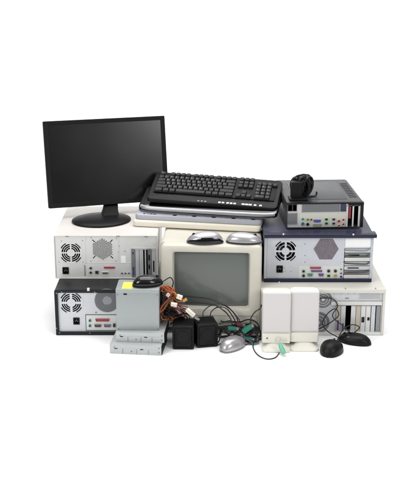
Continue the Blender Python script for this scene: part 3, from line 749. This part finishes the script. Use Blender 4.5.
b = MB(); b.cyl((PWd + .001, .075, PHt*.78), .011, .006, 'X', 20, bev=.001); b.build('wire_grommet', M_blackm, psu)
pinv = (Matrix.Translation(psu.location) @ psu.rotation_euler.to_matrix().to_4x4()).inverted()
def wire(pts, m, r=.0017, name='wire'):
    b = MB(); b.tube([pinv @ Vector(p) for p in pts], r, 7, 7); b.build(name, m, psu)
def FL(px, py, z=0.003):
    x0, z0 = at(px, py, 0.0); t = (ZC - z) / (ZC - z0); return (x0 * t, YC - YC * t, z)
def PX(px, py, Y): x, z = at(px, py, Y); return (x, Y, z)
src = (-0.178, -0.078, 0.2165)
J = lambda s: random.uniform(-s, s)
wcols = [W_org, W_org, W_blk, W_blk, W_brn, W_blk, W_red, W_red, W_red, W_yel, W_yel, W_blk, W_blk, W_blk, W_blk, W_brn, W_pur, W_red, W_yel, W_blk, W_blk]
ends = [(178, 297), (174, 304), (188, 309), (183, 301), (170, 312), (165, 322), (176, 318), (184, 316), (190, 312)]
for i in range(64):
    c = wcols[i % len(wcols)]
    e = ends[i % len(ends)]
    yb = -0.06 + J(.03)
    if c is W_org: mid = [(163 + J(2), 287 + J(1.2)), (171 + J(2), 291 + J(2))]
    else: mid = [(162.5 + J(1.5), 291 + J(4)), (167 + J(3.5), 300 + J(7))]
    if c is W_blk: mid = [(163 + J(1.5), 298 + J(5)), (166 + J(4), 312 + J(6))]; e = (random.uniform(162, 190), random.uniform(310, 321))
    pts = [(src[0], src[1] + J(.006), src[2] + J(.006))] + [PX(a, b_, yb + J(.02)) for a, b_ in mid] + [PX(e[0] - 4 + J(3), e[1] - 2 + J(3), yb - .01 + J(.015)), PX(e[0] + J(1.5), e[1] + J(1.5), yb - .02 + J(.01))]
    wire(pts, c, .0019 if c is not W_blk else .0021)
for i in range(16):
    wire([src, PX(163 + J(2), 296 + J(5), -.05), PX(165 + J(4), 309 + J(5), -.06 + J(.02)), PX(176 + J(10), 316 + J(4), -.05 + J(.02)), PX(178 + J(16), 322 + J(3), -.035 + J(.01))], W_blk if i % 4 else W_brn, .0027)
for i in range(9):   # long thin strands that arch from the bundle to the floor of the pile
    c = [W_yel, W_brn, W_red, W_blk, W_yel, W_org, W_brn, W_blk, W_red][i]
    a0 = PX(174 + J(2), 292 + J(3), -.07); a1 = PX(163 + J(3), 306 + J(3), -.1 + J(.02)); a2 = PX(160.5 + J(1.5), 316 + J(4), -.11); a3 = PX(168 + J(3), 318 + J(3), -.09)
    wire([src, PX(166, 287 + J(2), -.06), a0, a1, a2, a3], c, .0017)
def conn(px, py, Y, w, d, h, ang, m=W_wht, tilt_=0):
    b = MB(); M = Matrix.Translation(pinv @ Vector(PX(px, py, Y))) @ Matrix.Rotation(R(ang), 4, 'Y') @ Matrix.Rotation(R(tilt_), 4, 'X')
    b.box(-w/2, w/2, -d/2, d/2, -h/2, h/2, .0012, M=M); b.mat(1)
    n = max(2, int(w / .006))
    for q in range(n): b.box(-w/2 + w*(q+.5)/n - .0014, -w/2 + w*(q+.5)/n + .0014, -d/2 - .0006, -d/2 + .001, -h*.3, h*.3, M=M)
    b.build('connector', [m, mat('shaded_nylon', srgb(190, 180, 160), .6)], psu)
conn(179.5, 297, -.105, .022, .012, .017, 20)
conn(174, 304.5, -.115, .025, .011, .014, 8)
conn(190.5, 312.5, -.115, .040, .014, .016, 42)
conn(185, 300, -.10, .018, .010, .010, -30, W_yel)
conn(168, 295, -.09, .014, .010, .014, -50, W_wht)
conn(197, 318.5, -.11, .022, .010, .008, 30, W_gry)
conn(179, 311, -.10, .02, .012, .012, 60, W_pur)

# ================================================================== BLACK CUBE SPEAKERS
def cube_speaker(label, loc, rotz, W=.086, H=.100, D=.09):
    s = thing('cube_speaker', label, 'speaker', loc, (0, 0, rotz), 'black cube speakers on the floor')
    b = MB(); b.loft([L3(0, H/2, W-.004, H-.004, .008, D), L3(0, H/2, W, H, .008, D-.006), L3(0, H/2, W, H, .008, .004), L3(0, H/2, W-.004, H-.004, .007, 0),
        L3(0, H/2, W-.014, H-.014, .010, 0), L3(0, H/2, W-.018, H-.018, .010, .003)], cap0=True, cap1=False); b.build('cabinet', M_blackm, s)
    b = MB(); lps = [[( .5*(W-.018)*u, .004 - .004*(1-k), H/2 + .5*(H-.018)*v) for u, v in ((p[0]*2, p[1]*2) for p in rrect(0, 0, 1*kk, 1*kk, .1*kk, 5))] for k, kk in ((1, 1), (.4, .9), (0, .6))]
    b.loft(lps, False, True); b.build('grille', M_blackcloth, s)
    b = MB(); b.plate(ngon(0, H/2, .030, 40), [ngon(0, H/2, .0275, 40)], -.0012, .002); b.build('cone_ring', M_black, s)
    for x0 in (-1, 1):
        b = MB(); b.box(x0*W*.32-.006, x0*W*.32+.006, .01, .02, -.0, .001); b.build('foot', M_blackm, s)
    return s
cube_speaker('black cube speaker beside the steel drives', (-0.0865, -0.150, 0.0), R(-1))
cube_speaker('black cube speaker beside the silver grey mouse', (0.0105, -0.128, 0.0), R(12))

# ================================================================== IVORY SPEAKERS
def ivory_speaker(label, loc, rotz, knobs, W=.114, H=.213):
    s = thing('desktop_speaker', label, 'speaker', loc, (0, 0, rotz), 'ivory desktop speakers')
    tl = Matrix.Translation((0, .012, .022)) @ Matrix.Rotation(R(-5), 4, 'X')
    def bt(mb, n, m): mb.bm.transform(tl); return mb.build(n, m, s)
    b = MB(); b.loft([L3(0, H/2, W*.8, H*.94, .01, .085), L3(0, H/2, W, H, .008, .045), L3(0, H/2, W, H, .007, .006), L3(0, H/2, W-.005, H-.005, .006, 0)]); bt(b, 'cabinet', M_spk)
    b = MB(); b.loft([L3(0, H*.605, W-.003, H*.765, .006, 0), L3(0, H*.605, W-.004, H*.765-.001, .006, -.005), L3(0, H*.605, W-.010, H*.765-.007, .005, -.008)]); bt(b, 'grille', M_cloth)
    b = MB(); b.loft([L3(0, H*.105, W-.003, H*.19, .005, 0), L3(0, H*.105, W-.004, H*.19-.001, .005, -.004), L3(0, H*.105, W-.008, H*.19-.005, .004, -.006)]); bt(b, 'control_panel', M_spk)
    if knobs:
        b = MB(); b.cyl((.008, -.010, H*.10), .009, .010, 'Y', 24, bev=.0015); bt(b, 'volume_knob', M_beige)
        b = MB(); b.cyl((-.036, -.0065, H*.11), .003, .003, 'Y', 12); bt(b, 'power_lamp', plain('dark_lens', 70, 60, 50))
        b = MB(); b.cyl((.034, -.008, H*.08), .006, .006, 'Y', 16, bev=.001); bt(b, 'tone_knob', M_beige)
    b = MB(); q = lambda w, d, z, y=.035: [(p[0], p[1] + y, z) for p in rrect(0, 0, w, d, .02, 6)]
    b.loft([q(W*.98, .13, 0), q(W*1.0, .135, .003), q(W*.98, .13, .008), q(W*.7, .09, .014), q(W*.5, .06, .028, .045)]); b.build('foot', M_spk, s)
    return s
ivory_speaker('ivory desktop speaker with control knobs, the nearer one beside the tube monitor', (0.2825, -0.150, 0.0), R(-2), True)
ivory_speaker('ivory desktop speaker without knobs, beside the round black mouse', (0.3955, -0.140, 0.0), R(-1), False)

# ================================================================== ADAPTER WITH COILED CABLE on the charcoal computer
ad = thing('power_adapter', 'black power adapter with a thick coiled cable on the charcoal computer', 'adapter', (0.350, 0.180, 0.5265), (0, 0, R(2)))
b = MB(); b.box(.006, .052, 0, .035, 0, .076, .004, 3); b.build('brick', M_blackm, ad)
b = MB(); b.box(-.002, .075, -.012, .05, -.0002, .008, .002); b.build('plug', M_black, ad)
b = MB(); b.box(.052, .0535, .005, .03, .006, .07, .0005); b.build('label_plate', M_black, ad)
for k in range(20):
    u = k / 19; cx = .030 + .052*u + J(.004); yc = .050 + J(.022)
    f = random.uniform(.35, 1.0); rx, rz_ = (.012 + .020*f), (.018 + .026*f); th = R(random.uniform(-55, 20)) + u*R(60); lean = random.uniform(-.35, .45)
    pts = []
    for q in range(13):
        a = 2*PI*q/12 + .4*k
        lx = rx*math.cos(a); zz = .050 + rz_*math.sin(a)
        pts.append((cx + lx*math.cos(th) + lean*(zz-.05)*.5, yc + lx*math.sin(th)*.8, max(.006, zz)))
    b = MB(); b.tube(pts, .0046, 8, 4); b.build('cable_loop', W_blk if k % 3 else M_blackm, ad)
b = MB(); b.tube([(.05, .05, .01), (.085, .05, .004), (.115, .052, .005), (.120, .058, .02)], .004, 8); b.build('cable_tail', W_blk, ad)
b = MB(); b.cyl((.060, .045, .055), .017, .02, 'X', 16, bev=.003); b.build('cable_tie', M_blackm, ad)

# ================================================================== LOOSE CABLES between the speakers
def cable(label, pts, r=.0024, m=W_blk, plugs=()):
    c = thing('loose_cable', label, 'cable', pts[0])
    o = Vector(pts[0]); b = MB(); b.tube([Vector(p) - o for p in pts], r, 8, 8); b.build('cord', m, c)
    for (i, j, pm, s_) in plugs:
        a, d = Vector(pts[i]) - o, (Vector(pts[i]) - Vector(pts[j])).normalized()
        p = MB(); p.tube([a, a + d*.004, a + d*.024*s_, a + d*.028*s_], .0055*s_, 12, 3); p.mat(1).tube([a + d*.028*s_, a + d*.042*s_], .0018, 8)
        p.build('plug', [pm, M_steel], c)
    return c
cable('thin black cable arching over the cube speakers against the tube monitor', [PX(212, 322, -.06), PX(210.5, 314, -.05), PX(214, 309, -.04), PX(220, 307, -.02), PX(227, 309, -.03), PX(233, 317, -.04), PX(236, 324, -.05), PX(232, 330, -.06)])
cable('black cable running from the coloured wires across the bottom edge of the tube screen', [PX(186, 303, -.08), PX(200, 303, -.05), PX(214, 305, -.03), PX(223, 310, -.03), PX(229, 316, -.04), PX(232, 323, -.05), PX(228, 330, -.06)], .0026)
cable('black cable drooping in front of the lower part of the tube screen', [PX(180, 296, -.08), PX(194, 297, -.05), PX(210, 299, -.025), PX(222, 304, -.02), PX(230, 309, -.02), PX(236, 316, -.04), PX(240, 324, -.05), PX(252, 324, -.05), PX(258, 330, -.06), PX(256, 340, -.08)], .0028)
cable('black cable rising beside the ivory speaker with knobs', [PX(250, 325, -.05), PX(251, 318, -.03), PX(255, 312, -.02), PX(260.5, 308, -.015), PX(262, 300, .03)], .0024)
cable('thick black cable lying across the foot of the tube monitor', [PX(219, 332, -.05), PX(226, 327, -.04), PX(238, 324.5, -.035), PX(250, 325, -.03), PX(259, 329, -.03), PX(261, 338, -.05), PX(255, 343, -.06)], .0040)
cable('tangled black cable behind the silver grey mouse', [PX(218, 335, -.07), PX(224, 331, -.08), PX(231, 336, -.06), PX(240, 331, -.07), PX(247, 336, -.06), PX(254, 332, -.07), PX(259, 340, -.07), PX(249, 342, -.08), PX(243, 337, -.07), PX(251, 329, -.05)], .0032)
cable('pinkish grey cable tangled by the silver grey mouse', [PX(236, 336, -.09), PX(243, 337.5, -.1), (.20, -.10, .006), (.215, -.08, .02), (.20, -.06, .03), (.18, -.06, .02)], .0022, W_pur)
cable('black cable coiled low beside the cube speakers', [PX(217, 338, -.10), PX(221, 334, -.10), PX(219, 341, -.10), PX(216, 345, -.11), PX(222, 343, -.11), PX(226, 338, -.09)], .0026)
cable('thin dark cable looping forward on the floor to the mint green plug', [PX(256, 338, -.09), FL(253, 346), FL(256, 353), FL(262, 357.5), FL(269, 359), FL(276, 357), FL(280, 351), (0.300, -.19, .03)], .0022, W_blk)
cable('black cable wound between the green connectors', [PX(220, 328, -.05), PX(229, 334, -.06), PX(237, 327, -.05), PX(246, 334, -.055), PX(255, 328, -.05), PX(261, 334, -.05), PX(252, 340, -.06), PX(240, 336, -.055), PX(230, 330, -.05)], .0034)
cable('black cable lying lowest behind the silver grey mouse', [PX(219, 337, -.03), PX(230, 336, -.03), PX(240, 338, -.035), PX(251, 337, -.03), PX(259, 337, -.03)], .0045)
cable('black cable running behind the cube speakers to the tangle', [PX(192, 322, -.04), PX(206, 324, -.035), PX(219, 327, -.03), PX(231, 326, -.04), PX(243, 328, -.03), PX(256, 333, -.03)], .0042)
cable('thin black cable arching highest before the lower edge of the tube screen', [PX(205, 322, -.055), PX(203, 313, -.045), PX(209, 306.5, -.03), PX(219, 303.5, -.025), PX(228, 307, -.03), PX(238, 318, -.04), PX(243, 327, -.05)], .0020)
cable('black cable crossing between the right cube speaker and the ivory speaker', [PX(219, 324, -.045), PX(228, 321, -.035), PX(239, 322, -.03), PX(249, 319.5, -.03), PX(257, 323, -.035), PX(260, 331, -.05)], .0030)
mp = thing('audio_plug', 'mint green plug hanging between the feet of the ivory speakers', 'plug', (0.297, -0.190, 0.034), (0, R(40), R(-62)))
b = MB(); b.loft([[(x_, .0075*rr*math.cos(a), .0065*rr*math.sin(a)) for a in [2*PI*k/16 for k in range(16)]] for x_, rr in ((-.012, .6), (-.004, .9), (0, 1.25), (.022, 1.35), (.034, 1.2), (.036, .7))]); b.build('grip', M_mint, mp)
b = MB(); b.tube([(.036, 0, 0), (.050, 0, 0)], .0018, 10); b.build('tip', M_steel, mp)
# green connectors in the tangle
def gplug(label, px, py, Y, ang, tl, L_=.034, w=.016, m=C_green):
    g = thing('cable_connector', label, 'connector', PX(px, py, Y), (0, R(tl), R(ang)))
    b = MB(); b.box(-L_/2, L_/2, -w/2, w/2, -w*.4, w*.4, .002); b.build('housing', m, g)
    b = MB(); b.box(L_/2, L_/2 + .010, -w*.38, w*.38, -w*.3, w*.3, .0008); b.build('socket_shell', M_steeld, g)
    b = MB()
    for q in range(4): b.box(-L_*.4 + q*L_*.2, -L_*.4 + q*L_*.2 + .003, -w*.52, w*.52, -w*.42, w*.42, .0004)
    b.build('grip_ribs', m, g)
    b = MB(); b.tube([(-L_/2, 0, 0), (-L_/2 - .015, .004, .002), (-L_/2 - .04, .01, -.006), (-L_/2 - .06, .03, -.01)], .0024, 8); b.build('cord', W_blk, g)
gplug('green connector in the cable tangle above the silver grey mouse', 232, 328.5, -.075, 10, 8)
gplug('bright green connector tilted upwards in the tangle nearest the ivory speaker', 247, 329, -.080, 8, -32, .042, .019, plain('bright_green_plastic', 24, 120, 94))
gplug('dark green connector under the bright green one', 248, 338.5, -.085, -14, 4, .034, .014)
gplug('red brown connector lying over the cable tangle', 239.5, 324.3, -.055, 5, 12, .026, .012, plain('maroon_plastic', 96, 30, 34))
gplug('small teal connector low behind the ivory speaker foot', 254, 344, -.10, 20, 0, .02, .012, C_teal)

# ================================================================== LIGHT
w_ = bpy.data.worlds.new('World'); sc.world = w_; w_.use_nodes = True
N = w_.node_tree.nodes; Lk = w_.node_tree.links
bg = N['Background']
tc = N.new('ShaderNodeTexCoord'); sp = N.new('ShaderNodeSeparateXYZ'); Lk.new(tc.outputs['Generated'], sp.inputs[0])
cr = N.new('ShaderNodeValToRGB'); Lk.new(sp.outputs['Z'], cr.inputs[0])
cr.color_ramp.elements[0].position = 0.0; cr.color_ramp.elements[0].color = (.03, .03, .03, 1)
cr.color_ramp.elements[1].position = 0.55; cr.color_ramp.elements[1].color = (1.0, 1.0, 1.0, 1)
Lk.new(cr.outputs[0], bg.inputs['Color']); bg.inputs['Strength'].default_value = 0.34
def area(name, loc, target, sx, sy, power, col=(1, 1, 1)):
    l = bpy.data.lights.new(name, 'AREA'); l.shape = 'RECTANGLE'; l.size = sx; l.size_y = sy; l.energy = power; l.color = col
    o = bpy.data.objects.new(name, l); COL.objects.link(o); o.location = loc
    o.rotation_euler = (Vector(target) - Vector(loc)).to_track_quat('-Z', 'Y').to_euler()
    return o
area('overhead_softbox', (0.0, 0.0, 3.0), (0, 0.1, 0), 2.6, 2.2, 70)
area('left_softbox', (-2.6, -2.6, 2.2), (0, 0, .2), 1.4, 1.4, 64)
area('right_softbox', (2.4, -3.0, 2.2), (0, 0, .2), 1.4, 1.4, 54)
area('background_light', (0.0, 1.6, 3.4), (0, 3.3, 0.9), 4.5, 1.0, 110)

sc.view_settings.view_transform = 'Standard'; sc.view_settings.look = 'None'; sc.view_settings.gamma = 1
sc.view_settings.exposure = 0.0
sc.render.engine = 'CYCLES'
sc.cycles.use_denoising = True
sc.cycles.max_bounces = 8
